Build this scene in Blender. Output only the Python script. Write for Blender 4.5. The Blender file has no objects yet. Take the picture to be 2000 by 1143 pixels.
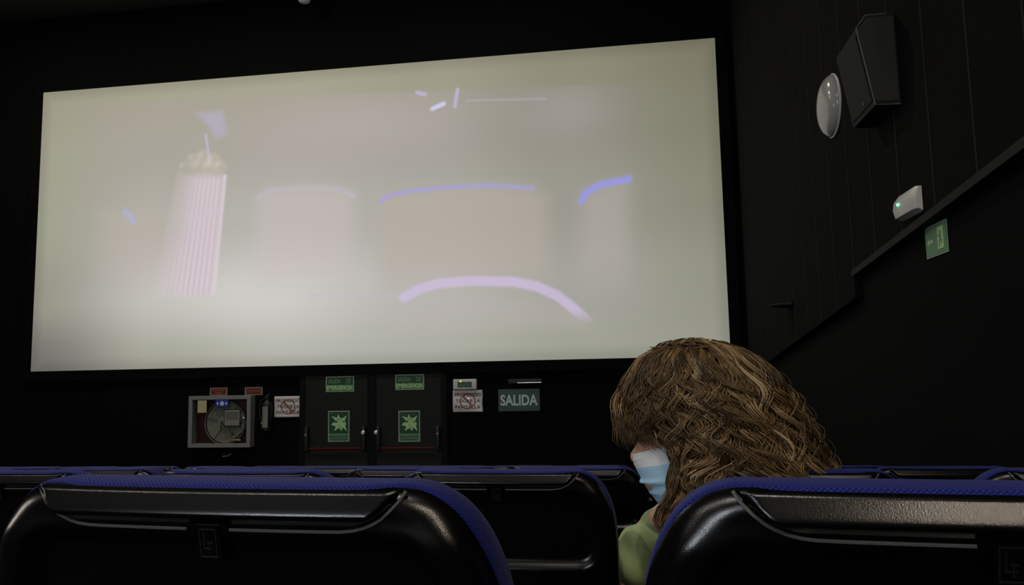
import bpy, bmesh, math, random
import numpy as np
from mathutils import Vector, Matrix
random.seed(7); rng = np.random.default_rng(7)
S = bpy.context.scene
C = S.collection

# ---------------------------------------------------------------- camera, world, exposure
EYE = Vector((0, 0, 2.10))
YAW, PITCH, ROLL = 0.14741, 0.10570, -0.02012
fw = Vector((-math.sin(YAW)*math.cos(PITCH), math.cos(YAW)*math.cos(PITCH), math.sin(PITCH)))
r0 = Vector((math.cos(YAW), math.sin(YAW), 0)); u0 = r0.cross(fw)
rt = r0*math.cos(ROLL) + u0*math.sin(ROLL); up = rt.cross(fw)
cd = bpy.data.cameras.new('camera'); cam = bpy.data.objects.new('camera', cd); C.objects.link(cam)
cd.sensor_width = 36; cd.lens = 27.0; cd.clip_start = 0.02
cam.matrix_world = Matrix(((rt.x, up.x, -fw.x, EYE.x), (rt.y, up.y, -fw.y, EYE.y), (rt.z, up.z, -fw.z, EYE.z), (0, 0, 0, 1)))
S.camera = cam
w = bpy.data.worlds.new('world'); S.world = w; w.use_nodes = True
w.node_tree.nodes['Background'].inputs[0].default_value = (0.02, 0.02, 0.022, 1)
w.node_tree.nodes['Background'].inputs[1].default_value = 0.05
S.view_settings.view_transform = 'Standard'; S.view_settings.look = 'None'
S.view_settings.gamma = 1; S.view_settings.use_curve_mapping = False
S.view_settings.exposure = 0.0
CEIL_W = 108.0       # watts of each dimmed ceiling downlight
ADDED_LAMP_E = 300.0        # emission of the unseen dome lamps added for seat highlights
PROJ_E = 1150.0      # emission of the projector lens in the back wall
SCREEN_E = 0.97

# ---------------------------------------------------------------- helpers
def lin(c):
    return tuple(((v/255)/12.92 if v/255 <= .04045 else ((v/255+.055)/1.055)**2.4) for v in c)
MATS = {}
def mat(name, col, rough=.6, metal=0, spec=.5, bump=0, bscale=200, var=0, vscale=8, emit=0, emcol=None, coat=0):
    m = bpy.data.materials.new(name); m.use_nodes = True; MATS[name] = m
    nt = m.node_tree; b = nt.nodes['Principled BSDF']
    c = lin(col)
    b.inputs['Base Color'].default_value = (*c, 1)
    b.inputs['Roughness'].default_value = rough; b.inputs['Metallic'].default_value = metal
    b.inputs['Specular IOR Level'].default_value = spec
    b.inputs['Coat Weight'].default_value = coat
    tc = nt.nodes.new('ShaderNodeTexCoord')
    n = nt.nodes.new('ShaderNodeTexNoise'); n.inputs['Scale'].default_value = vscale; n.inputs['Detail'].default_value = 4
    nt.links.new(tc.outputs['Object'], n.inputs['Vector'])
    mx = nt.nodes.new('ShaderNodeMix'); mx.data_type = 'RGBA'
    mx.inputs['A'].default_value = (*[v*(1-var) for v in c], 1); mx.inputs['B'].default_value = (*[min(1, v*(1+var)) for v in c], 1)
    nt.links.new(n.outputs['Fac'], mx.inputs['Factor']); nt.links.new(mx.outputs['Result'], b.inputs['Base Color'])
    if bump:
        n2 = nt.nodes.new('ShaderNodeTexNoise'); n2.inputs['Scale'].default_value = bscale; n2.inputs['Detail'].default_value = 3
        nt.links.new(tc.outputs['Object'], n2.inputs['Vector'])
        bp = nt.nodes.new('ShaderNodeBump'); bp.inputs['Strength'].default_value = bump; bp.inputs['Distance'].default_value = .002
        nt.links.new(n2.outputs['Fac'], bp.inputs['Height']); nt.links.new(bp.outputs['Normal'], b.inputs['Normal'])
    if emit:
        b.inputs['Emission Color'].default_value = (*lin(emcol or col), 1); b.inputs['Emission Strength'].default_value = emit
    return m

def obj(name, v, f, m, parent=None, smooth=False, uv=None, slots=None):
    me = bpy.data.meshes.new(name); me.from_pydata([tuple(map(float, p)) for p in v], [], [tuple(q) for q in f])
    if smooth: me.polygons.foreach_set('use_smooth', [True]*len(me.polygons))
    for k in (m if isinstance(m, (list, tuple)) else [m]): me.materials.append(k)
    if slots is not None: me.polygons.foreach_set('material_index', slots)
    if uv is not None:
        l = me.uv_layers.new(name='UVMap')
        idx = np.zeros(len(me.loops), dtype=np.int32); me.loops.foreach_get('vertex_index', idx)
        l.data.foreach_set('uv', np.asarray(uv, dtype=np.float32)[idx].ravel())
    me.update()
    o = bpy.data.objects.new(name, me); C.objects.link(o)
    if parent: o.parent = parent
    return o
def tag(o, label=None, cat=None, group=None, kind=None):
    if label: o['label'] = label
    if cat: o['category'] = cat
    if group: o['group'] = group
    if kind: o['kind'] = kind
    return o
def thing(name, label, cat, loc=(0, 0, 0), group=None):
    o = bpy.data.objects.new(name, None); C.objects.link(o); o.location = loc; o.empty_display_size = .1
    return tag(o, label, cat, group)
class MB:
    def __init__(s): s.v = []; s.f = []
    def add(s, v, f):
        n = len(s.v); s.v += [tuple(p) for p in v]; s.f += [tuple(i+n for i in q) for q in f]; return s
    def box(s, a, b, bev=0):
        bm = bmesh.new(); bmesh.ops.create_cube(bm, size=1)
        for q in bm.verts: q.co = Vector(((a[0]+b[0])/2+q.co.x*(b[0]-a[0]), (a[1]+b[1])/2+q.co.y*(b[1]-a[1]), (a[2]+b[2])/2+q.co.z*(b[2]-a[2])))
        if bev: bmesh.ops.bevel(bm, geom=list(bm.edges), offset=bev, segments=3, profile=.5, affect='EDGES')
        return s.bm(bm)
    def bm(s, bm):
        bm.verts.ensure_lookup_table(); bm.verts.index_update()
        s.add([tuple(q.co) for q in bm.verts], [[q.index for q in p.verts] for p in bm.faces]); bm.free(); return s
    def prism(s, poly, y0, y1):            # polygon in x,z pushed from y0 to y1
        n = len(poly)
        s.add([(x, y0, z) for x, z in poly]+[(x, y1, z) for x, z in poly],
              [list(range(n)), list(range(2*n-1, n-1, -1))]+[[i, i+n, (i+1) % n+n, (i+1) % n] for i in range(n)]); return s
    def tube(s, pts, r, n=8, closed=False):
        pts = [Vector(p) for p in pts]; k = len(pts); rs = r if isinstance(r, (list, tuple)) else [r]*k
        v = []; prev = None
        for i, p in enumerate(pts):
            a = pts[(i-1) % k] if closed or i else p; b = pts[(i+1) % k] if closed or i < k-1 else p
            t = (b-a).normalized()
            if prev is None: prev = t.orthogonal().normalized()
            prev = (prev-t*prev.dot(t)).normalized(); q = t.cross(prev)
            for j in range(n):
                an = 2*math.pi*j/n; v.append(p+(prev*math.cos(an)+q*math.sin(an))*rs[i])
        f = []
        for i in range(k if closed else k-1):
            for j in range(n):
                f.append([i*n+j, i*n+(j+1) % n, ((i+1) % k)*n+(j+1) % n, ((i+1) % k)*n+j])
        if not closed: f += [list(range(n))[::-1], list(range((k-1)*n, k*n))]
        return s.add(v, f)
    def lathe(s, prof, c, axis='Z', n=32):  # prof: (radius, along)
        v = []
        for r, h in prof:
            for j in range(n):
                a = 2*math.pi*j/n; x, y = r*math.cos(a), r*math.sin(a)
                p = {'Z': (x, y, h), 'Y': (x, h, y), 'X': (h, x, y)}[axis]
                v.append((c[0]+p[0], c[1]+p[1], c[2]+p[2]))
        f = [[i*n+j, i*n+(j+1) % n, (i+1)*n+(j+1) % n, (i+1)*n+j] for i in range(len(prof)-1) for j in range(n)]
        f += [list(range(n))[::-1], list(range((len(prof)-1)*n, len(prof)*n))]
        return s.add(v, f)
    def build(s, name, m, parent=None, smooth=False, sharp=None):
        o = obj(name, s.v, s.f, m, parent, smooth)
        bm = bmesh.new(); bm.from_mesh(o.data); bmesh.ops.recalc_face_normals(bm, faces=bm.faces); bm.to_mesh(o.data); bm.free()
        if smooth: o.data.set_sharp_from_angle(angle=math.radians(sharp or 40))
        return o
def text(s, m, parent, x0, x1, z0, z1, y, axis='front', bold=.02, name='lettering', depth=.002):
    cu = bpy.data.curves.new('t', 'FONT'); cu.body = s; cu.offset = bold; cu.resolution_u = 3; cu.extrude = .001
    o = bpy.data.objects.new('t', cu); C.objects.link(o)
    me = bpy.data.meshes.new_from_object(o.evaluated_get(bpy.context.evaluated_depsgraph_get()))
    bpy.data.objects.remove(o)
    a = np.zeros(len(me.vertices)*3); me.vertices.foreach_get('co', a); a = a.reshape(-1, 3)
    lo, hi = a.min(0), a.max(0)
    U = (a[:, 0]-lo[0])/(hi[0]-lo[0]); V = (a[:, 1]-lo[1])/(hi[1]-lo[1]); T = (a[:, 2]-lo[2])/max(1e-9, hi[2]-lo[2])
    out = np.stack([x0+U*(x1-x0), y-T*depth, z0+V*(z1-z0)], 1)
    me.vertices.foreach_set('co', out.ravel()); me.materials.clear(); me.materials.append(m); me.name = name; me.update()
    t = bpy.data.objects.new(name, me); C.objects.link(t); t.parent = parent
    return t
def ss(a, b, x):
    t = np.clip((x-a)/(b-a), 0, 1); return t*t*(3-2*t)
def copy_tree(o, parent=None):
    c = o.copy(); C.objects.link(c); c.parent = parent
    for ch in list(o.children): copy_tree(ch, c)
    return c

# ---------------------------------------------------------------- materials
M = MATS
mat('black_paint', (11, 11, 11), .9, var=.25, bump=.15, bscale=60, spec=.08)
mat('black_fabric_panel', (22, 22, 21), .95, var=.15, bump=.4, bscale=400, spec=.06)
mat('seam_metal', (44, 45, 43), .7, spec=.1)
mat('moulding', (50, 50, 47), .8, spec=.1)
mat('ceiling_tile', (64, 64, 61), .9, var=.2, spec=.2)
mat('carpet', (22, 22, 26), .95, var=.4, vscale=60, spec=.1)
mat('screen_mask', (10, 10, 10), .95, spec=.1)
mat('door_paint', (34, 37, 34), .6, var=.1, spec=.15)
mat('door_frame', (10, 10, 10), .6, spec=.15)
mat('plastic', (6, 6, 6), .24, var=.15, bump=.08, bscale=900)
mat('lip_highlight', (100, 102, 99), .3)  # pale tone carries the gloss highlight along the seat lip
mat('emblem', (24, 21, 17), .45)
mat('metal_dark', (30, 30, 31), .4, metal=.6)
mat('white_plastic', (214, 214, 208), .4)
mat('opal_glass', (182, 182, 176), .18, coat=.4)
mat('speaker_cloth', (60, 60, 58), .9, bump=.5, bscale=700, spec=.15)
mat('speaker_body', (36, 38, 36), .7, var=.1, spec=.15)
mat('speaker_edge', (104, 104, 98), .6, spec=.2)
mat('speaker_base', (8, 8, 8), .8, spec=.1)
mat('sign_border', (150, 178, 150), .5)
mat('sign_green', (20, 66, 38), .45, var=.1)
mat('sign_green_mid', (88, 140, 96), .5)
mat('sign_pale', (176, 218, 156), .5, var=.08)
mat('sign_teal', (28, 66, 56), .4, var=.08)
mat('sign_teal_text', (196, 222, 212), .45)
mat('red_sign', (96, 18, 14), .45, var=.15)
mat('red_sign_text', (150, 78, 66), .5)
mat('red_sign_edge', (150, 140, 120), .5)
mat('paper', (222, 216, 214), .35, var=.06, bump=.5, bscale=18, coat=.8)
mat('sleeve', (235, 235, 235), .12)
mat('ink', (92, 82, 86), .6)
mat('ink_red', (150, 98, 94), .6)
mat('red_bar', (92, 6, 10), .5, spec=.2)
mat('chrome', (240, 240, 240), .38, metal=1)
mat('grey_enamel', (128, 130, 126), .5, var=.08)
mat('red_enamel', (60, 9, 8), .5, var=.15)
mat('hose_white', (152, 150, 138), .7, var=.12)
mat('rubber', (14, 14, 14), .5)
mat('note_paper', (190, 182, 138), .7)
mat('blue_print', (28, 48, 160), .5)
mat('blue_print_pale', (190, 205, 235), .5)
mat('label_grey', (128, 130, 120), .6)
mat('label_line', (60, 62, 58), .6)
mat('brass', (200, 170, 110), .25, metal=1)
mat('led_green', (60, 255, 130), .3, emit=6, emcol=(70, 255, 140))
mat('led_yellow', (220, 230, 120), .3, emit=1.2, emcol=(200, 235, 110))
mat('skin', (214, 164, 138), .5, var=.06)
mat('lip', (176, 96, 88), .45)
mat('shirt', (176, 198, 142), .85, var=.12, vscale=25, bump=.4, bscale=500, spec=.2)
mat('trousers', (30, 34, 48), .85, spec=.2)
mat('shoe', (40, 38, 38), .6)
mat('mask_blue', (176, 218, 242), .7, var=.05, bump=.3, bscale=900, spec=.2)
mat('mask_white', (236, 238, 240), .7, bump=.3, bscale=900, spec=.2)
mat('brow', (60, 44, 32), .8)
mat('added_lamp', (255, 236, 214), .4, emit=ADDED_LAMP_E, emcol=(255, 236, 214))
mat('added_lamp_low', (255, 236, 214), .4, emit=ADDED_LAMP_E*.3, emcol=(250, 242, 230))

# woven blue upholstery: dot weave driven by the cushion's own UVs (metres)
def weave():
    m = bpy.data.materials.new('blue_weave'); m.use_nodes = True; MATS['blue_weave'] = m
    nt = m.node_tree; N = nt.nodes; L = nt.links; b = N['Principled BSDF']
    uvn = N.new('ShaderNodeUVMap'); sp = N.new('ShaderNodeSeparateXYZ'); L.new(uvn.outputs['UV'], sp.inputs[0])
    def mth(op, a, bb=None):
        n = N.new('ShaderNodeMath'); n.operation = op
        for i, q in enumerate((a, bb)):
            if q is None: continue
            if isinstance(q, (int, float)): n.inputs[i].default_value = q
            else: L.new(q, n.inputs[i])
        return n.outputs[0]
    k = 2*math.pi/.0040
    a = mth('MULTIPLY', mth('ADD', sp.outputs[0], sp.outputs[1]), k); c = mth('MULTIPLY', mth('SUBTRACT', sp.outputs[0], sp.outputs[1]), k)
    h = mth('ADD', mth('MULTIPLY', mth('ADD', mth('SINE', a), mth('SINE', c)), .25), .5)
    rp = N.new('ShaderNodeValToRGB'); e = rp.color_ramp.elements
    e[0].position = .45; e[0].color = (*lin((12, 16, 84)), 1); e[1].position = .92; e[1].color = (*lin((46, 62, 168)), 1)
    L.new(h, rp.inputs[0]); L.new(rp.outputs[0], b.inputs['Base Color'])
    bp = N.new('ShaderNodeBump'); bp.inputs['Strength'].default_value = .6; bp.inputs['Distance'].default_value = .0012
    L.new(h, bp.inputs['Height']); L.new(bp.outputs[0], b.inputs['Normal'])
    b.inputs['Roughness'].default_value = .8; b.inputs['Specular IOR Level'].default_value = .25
    b.inputs['Sheen Weight'].default_value = .06; b.inputs['Sheen Roughness'].default_value = .4
weave()
def hair_mat():
    m = bpy.data.materials.new('hair_brown'); m.use_nodes = True; MATS['hair_brown'] = m
    nt = m.node_tree; b = nt.nodes['Principled BSDF']
    at = nt.nodes.new('ShaderNodeAttribute'); at.attribute_name = 'tone'
    nt.links.new(at.outputs['Color'], b.inputs['Base Color'])
    b.inputs['Roughness'].default_value = .38; b.inputs['Specular IOR Level'].default_value = .45
hair_mat()
mat('hair_under', (46, 34, 20), .8, var=.3, vscale=40, spec=.2)
def glass():
    m = bpy.data.materials.new('cabinet_glass'); m.use_nodes = True; MATS['cabinet_glass'] = m
    nt = m.node_tree; nt.nodes.clear()
    o = nt.nodes.new('ShaderNodeOutputMaterial'); mx = nt.nodes.new('ShaderNodeMixShader'); t = nt.nodes.new('ShaderNodeBsdfTransparent'); g = nt.nodes.new('ShaderNodeBsdfGlossy')
    g.inputs['Roughness'].default_value = .03; mx.inputs[0].default_value = .04; t.inputs[0].default_value = (.92, .94, .93, 1)
    nt.links.new(t.outputs[0], mx.inputs[1]); nt.links.new(g.outputs[0], mx.inputs[2]); nt.links.new(mx.outputs[0], o.inputs[0])
glass()

# ---------------------------------------------------------------- the hall
XR, XL, YF, YB, ZC = 1.65, -10.95, 11.36, -6.0, 8.32
tag(MB().box((XL-.2, YF, -.3), (XR+.2, YF+.2, ZC+.2)).build('wall_front', M['black_paint']), kind='structure')
tag(MB().box((XL-.2, YB-.2, -.3), (XL, YF, ZC+.2)).build('wall_left', M['black_paint']), kind='structure')
tag(MB().box((XL, YB-.2, -.3), (XR+.2, YB, ZC+.2)).build('wall_back', M['black_paint']), kind='structure')
wr = tag(MB().box((XR+.04, YB, -.3), (XR+.24, YF, ZC+.2)).build('wall_right', M['black_paint']), kind='structure')
ce = tag(MB().box((XL, YB, ZC+.03), (XR, YF, ZC+.25)).build('ceiling', M['black_paint']), kind='structure')
# ceiling panels
me = None
for i in range(11):
    for j in range(8):
        x0 = XL+.02+i*1.145; y0 = YF-.03-(j+1)*2.16
        if me is None:
            o = MB().box((0, 0, 0), (1.125, 2.13, .03), .004).build('panel', M['ceiling_tile'], ce); me = o.data
        else:
            o = bpy.data.objects.new('panel', me); C.objects.link(o); o.parent = ce
        o.location = (x0, y0, ZC)
# stepped floor, one tread per row
RP, RISE, F0, NR = 1.0, .116, 1.067, 7
prof = [(YF, 0)]
for k in range(NR, -6, -1):
    prof += [(.55+k+1, max(0, F0-RISE*(k+1)) if k == NR else F0-RISE*(k+1)), (.55+k+1, F0-RISE*k)]
prof[1] = (prof[1][0], 0)
prof += [(YB, F0+RISE*5), (YB, -.3), (YF, -.3)]
n = len(prof)
tag(obj('floor', [(XL, y, z) for y, z in prof]+[(XR+.04, y, z) for y, z in prof],
    [list(range(n)), list(range(2*n-1, n-1, -1))]+[[i, (i+1) % n, (i+1) % n+n, i+n] for i in range(n)], M['carpet']), kind='structure')
# right wall cladding: tall fabric panels, pale joint strips, raked moulding below
def cut(y): return (2.80-.0893*(y-5.8)) if y <= 5.84 else (2.606-.1138*(y-5.84))
ys = [5.84+.51*i for i in range(-23, 11)]
for a, b in zip(ys[:-1], ys[1:]):
    c0, c1 = (cut(a+1e-3), cut(b-1e-3)) if a >= 5.83 else (cut(a), cut(min(b, 5.84)))
    g = .004
    v = [(x, y, z) for x in (XR, XR+.04) for y, z in ((a+g, c0), (b-g, c1), (b-g, ZC), (a+g, ZC))]
    obj('panel', v, [(0, 1, 2, 3), (7, 6, 5, 4), (0, 4, 5, 1), (1, 5, 6, 2), (2, 6, 7, 3), (3, 7, 4, 0)], M['black_fabric_panel'], wr)
    if a > -1:
        MB().box((XR-.004, a-.004, c0 if a >= 5.85 else cut(a)), (XR+.01, a+.004, ZC)).build('joint_strip', M['seam_metal'], wr)
def rail(y0, y1, h=.045):
    z0, z1 = cut(y0+1e-3 if y0 >= 5.84 else y0), cut(y1)
    v = [(x, y, z) for x in (XR-.025, XR+.03) for y, z in ((y0, z0-h), (y1, z1-h), (y1, z1), (y0, z0))]
    return obj('trim_1', v, [(0, 1, 2, 3), (7, 6, 5, 4), (0, 4, 5, 1), (1, 5, 6, 2), (2, 6, 7, 3), (3, 7, 4, 0)], M['moulding'])
tag(rail(-5.9, 5.84), 'raked grey moulding under the right wall panels', kind='structure')
o = rail(5.845, YF, .02); o.name = 'trim_2'; tag(o, 'lower dark edge of the right wall panels near the screen', kind='structure'); o.data.materials[0] = M['black_fabric_panel']
o = MB().box((XR-.006, 5.836, 2.606), (XR+.03, 5.852, 2.80)).build('trim_3', M['black_fabric_panel']); tag(o, kind='structure')

# ---------------------------------------------------------------- projection screen with the film picture
SX0, SX1, SZ0, SZ1, SY = -9.651, 1.447, 2.296, 7.011, 11.30
def seg_d(U, V, pts, asp):
    d = np.full(U.shape, 9.0)
    for (a, b), (c, e) in zip(pts[:-1], pts[1:]):
        ax, ay, bx, by = a*asp, b, c*asp, e; px, py = U*asp-ax, V-ay; vx, vy = bx-ax, by-ay
        t = np.clip((px*vx+py*vy)/(vx*vx+vy*vy), 0, 1); d = np.minimum(d, np.hypot(px-t*vx, py-t*vy))
    return d
def inside(U, V, poly):
    r = np.zeros(U.shape, bool); n = len(poly)
    for i in range(n):
        (x1, y1), (x2, y2) = poly[i], poly[(i+1) % n]
        cnd = ((y1 > V) != (y2 > V)) & (U < (x2-x1)*(V-y1)/((y2-y1) if y2 != y1 else 1e-9)+x1); r ^= cnd
    return r
def make_screen():
    nu, nv = 620, 270; asp = (SX1-SX0)/(SZ1-SZ0)
    U, V = np.meshgrid(np.linspace(0, 1, nu), np.linspace(0, 1, nv))
    # ground tone of the washed-out picture, stray-light haze painted in, bilinear through a small table (rows bottom -> top)
    tab = np.array([[(112, 110, 106), (160, 160, 148), (176, 176, 166), (172, 173, 162), (160, 161, 148), (150, 151, 138)],
                    [(150, 150, 136), (186, 188, 176), (192, 194, 184), (180, 182, 172), (163, 165, 152), (146, 147, 132)],
                    [(160, 160, 142), (174, 174, 160), (178, 179, 168), (168, 170, 156), (153, 154, 139), (136, 136, 119)],
                    [(160, 159, 139), (166, 164, 148), (168, 165, 152), (160, 158, 144), (145, 143, 127), (129, 128, 109)],
                    [(156, 153, 131), (163, 160, 139), (163, 160, 139), (155, 152, 131), (140, 137, 117), (124, 121, 100)]], float)
    ri, ci = V*4, U*5; i0 = np.minimum(ri.astype(int), 3); j0 = np.minimum(ci.astype(int), 4); fr = (ri-i0)[..., None]; fc = (ci-j0)[..., None]
    fr = fr*fr*(3-2*fr); fc = fc*fc*(3-2*fc)
    A = (tab[i0, j0]*(1-fc)+tab[i0, j0+1]*fc)*(1-fr)+(tab[i0+1, j0]*(1-fc)+tab[i0+1, j0+1]*fc)*fr
    def blend(mask, col):
        nonlocal A; A = A*(1-mask[..., None])+np.array(col, float)*mask[..., None]
    def soft(poly, wd):
        wd = wd*1.6
        d = seg_d(U, V, poly+[poly[0]], asp); s = np.where(inside(U, V, poly), d, -d); return ss(-wd, wd, s)
    def gauss(u, v, su, sv): return np.exp(-((U-u)/su)**2-((V-v)/sv)**2)
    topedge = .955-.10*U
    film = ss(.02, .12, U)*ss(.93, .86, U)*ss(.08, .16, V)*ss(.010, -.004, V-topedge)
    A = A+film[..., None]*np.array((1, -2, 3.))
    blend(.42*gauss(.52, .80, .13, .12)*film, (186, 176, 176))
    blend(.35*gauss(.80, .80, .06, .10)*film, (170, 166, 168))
    A = A+(14*gauss(.33, .22, .16, .17))[..., None]  # haze bloom painted into the picture colour
    # row of seats in the film
    def seat(top, poly, fill, rim, rw, fa, ra, fade):
        blend(soft(poly, .028)*fa*ss(fade[0], fade[1], V), fill)
        blend(ss(rw*1.7, rw*.3, seg_d(U, V, top, asp))*ra, rim)
    s4 = [(.534, .533), (.547, .551), (.577, .563), (.628, .568), (.693, .566), (.75, .549), (.767, .518)]
    seat(s4[:6], s4+[(.767, .20), (.534, .20)], (184, 172, 162), (164, 158, 220), .0075, .55, .70, (.17, .34))
    s5 = [(.816, .50), (.821, .523), (.836, .544), (.857, .554), (.879, .561)]
    seat(s5, s5+[(.876, .15), (.811, .15)], (180, 172, 168), (150, 150, 236), .011, .5, .85, (.15, .35))
    s2 = [(.353, .571), (.372, .592), (.426, .595), (.472, .585), (.495, .558)]
    seat(s2, s2+[(.495, .20), (.344, .20)], (204, 188, 188), (196, 186, 208), .009, .45, .35, (.19, .36))
    s1 = [(.10, .545), (.115, .56), (.144, .545), (.158, .511)]
    seat(s1[2:], s1+[(.158, .2), (.10, .2)], (186, 176, 168), (172, 176, 226), .010, .35, .7, (.2, .42))
    blend(soft([(.252, .882), (.294, .884), (.303, .80), (.286, .785), (.271, .835)], .010)*.5, (184, 178, 214))
    blend(ss(.008, .002, seg_d(U, V, [(.269, .80), (.276, .70)], asp))*.6, (196, 188, 220))
    blend(ss(.012, .003, seg_d(U, V, [(.611, .836), (.627, .85)], asp))*.9, (205, 205, 244))
    blend(ss(.010, .002, seg_d(U, V, [(.643, .838), (.647, .895)], asp))*.8, (190, 182, 226))
    blend(ss(.012, .002, seg_d(U, V, [(.589, .895), (.600, .887)], asp))*.7, (190, 186, 226))
    blend(ss(.006, .001, seg_d(U, V, [(.66, .855), (.77, .842)], asp))*.4, (186, 178, 206))
    # seat of the nearer row, lilac rim
    blend(soft([(.56, .22), (.61, .215), (.729, .20), (.79, .17), (.82, .10), (.55, .10)], .02)*.30, (190, 178, 176))
    blend(ss(.022, .010, seg_d(U, V, [(.568, .212), (.59, .238), (.615, .253), (.66, .258), (.72, .250), (.752, .232), (.78, .200), (.80, .160), (.822, .108)], asp))*ss(.10, .16, V)*.72, (208, 190, 228))
    blend(ss(.007, .001, seg_d(U, V, [(.43, .23), (.576, .22)], asp))*.35, (190, 182, 222))
    # striped tub of popcorn
    blend(gauss(.175, .42, .035, .16)*.35, (196, 178, 172))
    tub = [(.226, .668), (.299, .652), (.285, .24), (.193, .236)]
    tm = soft(tub, .012)*ss(.18, .30, V)
    xl = .193+(V-.236)/(.668-.236)*(.226-.193); xr = .285+(V-.24)/(.652-.24)*(.299-.285)
    q = (U-xl)/(xr-xl); st = .5+.5*np.sin(q*2*math.pi*11); fa = ss(.05, .60, q)*.68+.32
    blend(tm*fa*.80, (218, 205, 214))
    blend(tm*fa*st*.55, (196, 172, 184))
    blend(tm*ss(.02, .0, np.abs(V-.50-.03*q))*ss(.3, .55, q)*.8, (205, 192, 204))
    for a, b, r in ((.236, .69, .030), (.250, .715, .034), (.266, .722, .036), (.281, .708, .036), (.293, .685, .030), (.258, .69, .04), (.277, .685, .04)):
        blend(ss(r, r*.55, np.hypot((U-a)*asp, V-b))*.32*(.45+.55*ss(.24, .275, np.array(a))), (200, 191, 176))
        blend(ss(r*.5, r*.1, np.hypot((U-a+.004)*asp, V-b-.010))*.25, (216, 206, 198))
    blend(ss(.010, .002, seg_d(U, V, [(.3005, .65), (.287, .25)], asp))*.6, (226, 210, 222))
    # light fall-off at the edges, painted into the picture colour
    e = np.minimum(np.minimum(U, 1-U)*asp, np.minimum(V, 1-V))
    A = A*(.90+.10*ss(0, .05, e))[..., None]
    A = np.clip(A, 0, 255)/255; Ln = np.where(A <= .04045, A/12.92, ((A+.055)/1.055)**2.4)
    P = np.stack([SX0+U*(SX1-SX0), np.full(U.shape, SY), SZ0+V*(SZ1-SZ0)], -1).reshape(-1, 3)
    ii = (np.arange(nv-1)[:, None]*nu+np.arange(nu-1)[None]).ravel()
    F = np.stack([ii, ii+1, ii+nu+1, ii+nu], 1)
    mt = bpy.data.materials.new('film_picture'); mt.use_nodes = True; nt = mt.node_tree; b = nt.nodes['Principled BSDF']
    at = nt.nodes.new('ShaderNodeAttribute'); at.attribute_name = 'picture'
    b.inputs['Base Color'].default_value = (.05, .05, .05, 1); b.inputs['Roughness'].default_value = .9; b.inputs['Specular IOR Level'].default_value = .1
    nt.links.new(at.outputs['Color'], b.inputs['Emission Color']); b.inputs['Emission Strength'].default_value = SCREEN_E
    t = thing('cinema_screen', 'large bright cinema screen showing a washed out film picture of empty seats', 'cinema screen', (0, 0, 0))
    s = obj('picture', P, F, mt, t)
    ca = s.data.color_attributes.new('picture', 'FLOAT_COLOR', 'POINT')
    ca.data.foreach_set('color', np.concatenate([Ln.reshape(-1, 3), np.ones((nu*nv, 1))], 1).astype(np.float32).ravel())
    s['label'] = 'glowing pale picture area with a striped popcorn tub'
    bw, y0, y1 = .16, 11.285, 11.35
    for a, b_ in (((SX0-bw, y0, SZ1), (SX1+bw, y1, SZ1+bw)), ((SX0-bw, y0, SZ0-bw), (SX1+bw, y1, SZ0)),
                  ((SX0-bw, y0, SZ0), (SX0, y1, SZ1)), ((SX1, y0, SZ0), (SX1+bw, y1, SZ1))):
        MB().box(a, b_).build('masking', M['screen_mask'], t)
make_screen()

# ---------------------------------------------------------------- cinema seat
TH = math.radians(12); W0, HC, WC, BH = .248, .155, .088, .60
ZT = .946          # top of the backrest above its floor
def bp(x, s, d):   # back-plane coordinates (across, down from the top, out towards the rear) -> seat space
    return (x, s*math.sin(TH)-d*math.cos(TH)+.007*(abs(x)/W0)**2.2, ZT-s*math.cos(TH)-d*math.sin(TH))
def halfw(s, grow=0):
    s = np.asarray(s, float)+grow
    t = np.clip(1-s/(HC+grow), 0, 1)
    return (W0-WC)+(WC+grow)*np.power(np.clip(1-t**2.3, 0, 1), 1/2.3)-.035*np.clip((s-.3)/.3, 0, 1)**2
def outline(grow, n=26):
    c = np.linspace(0, math.pi/2, n)
    top = np.linspace(0, W0-WC, 12)[:-1]
    pts = [(x, -grow) for x in top]
    for a in c:   # superellipse corner
        sx, cx = abs(math.sin(a))**(2/2.3), abs(math.cos(a))**(2/2.3)
        pts.append((W0-WC+(WC+grow)*sx, -grow+(HC+grow)*(1-cx)))
    for s in np.linspace(HC, BH, 14)[1:]: pts.append((float(halfw(s))+grow, s))
    return [(-x, s) for x, s in pts[::-1]][:-1]+pts
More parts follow.
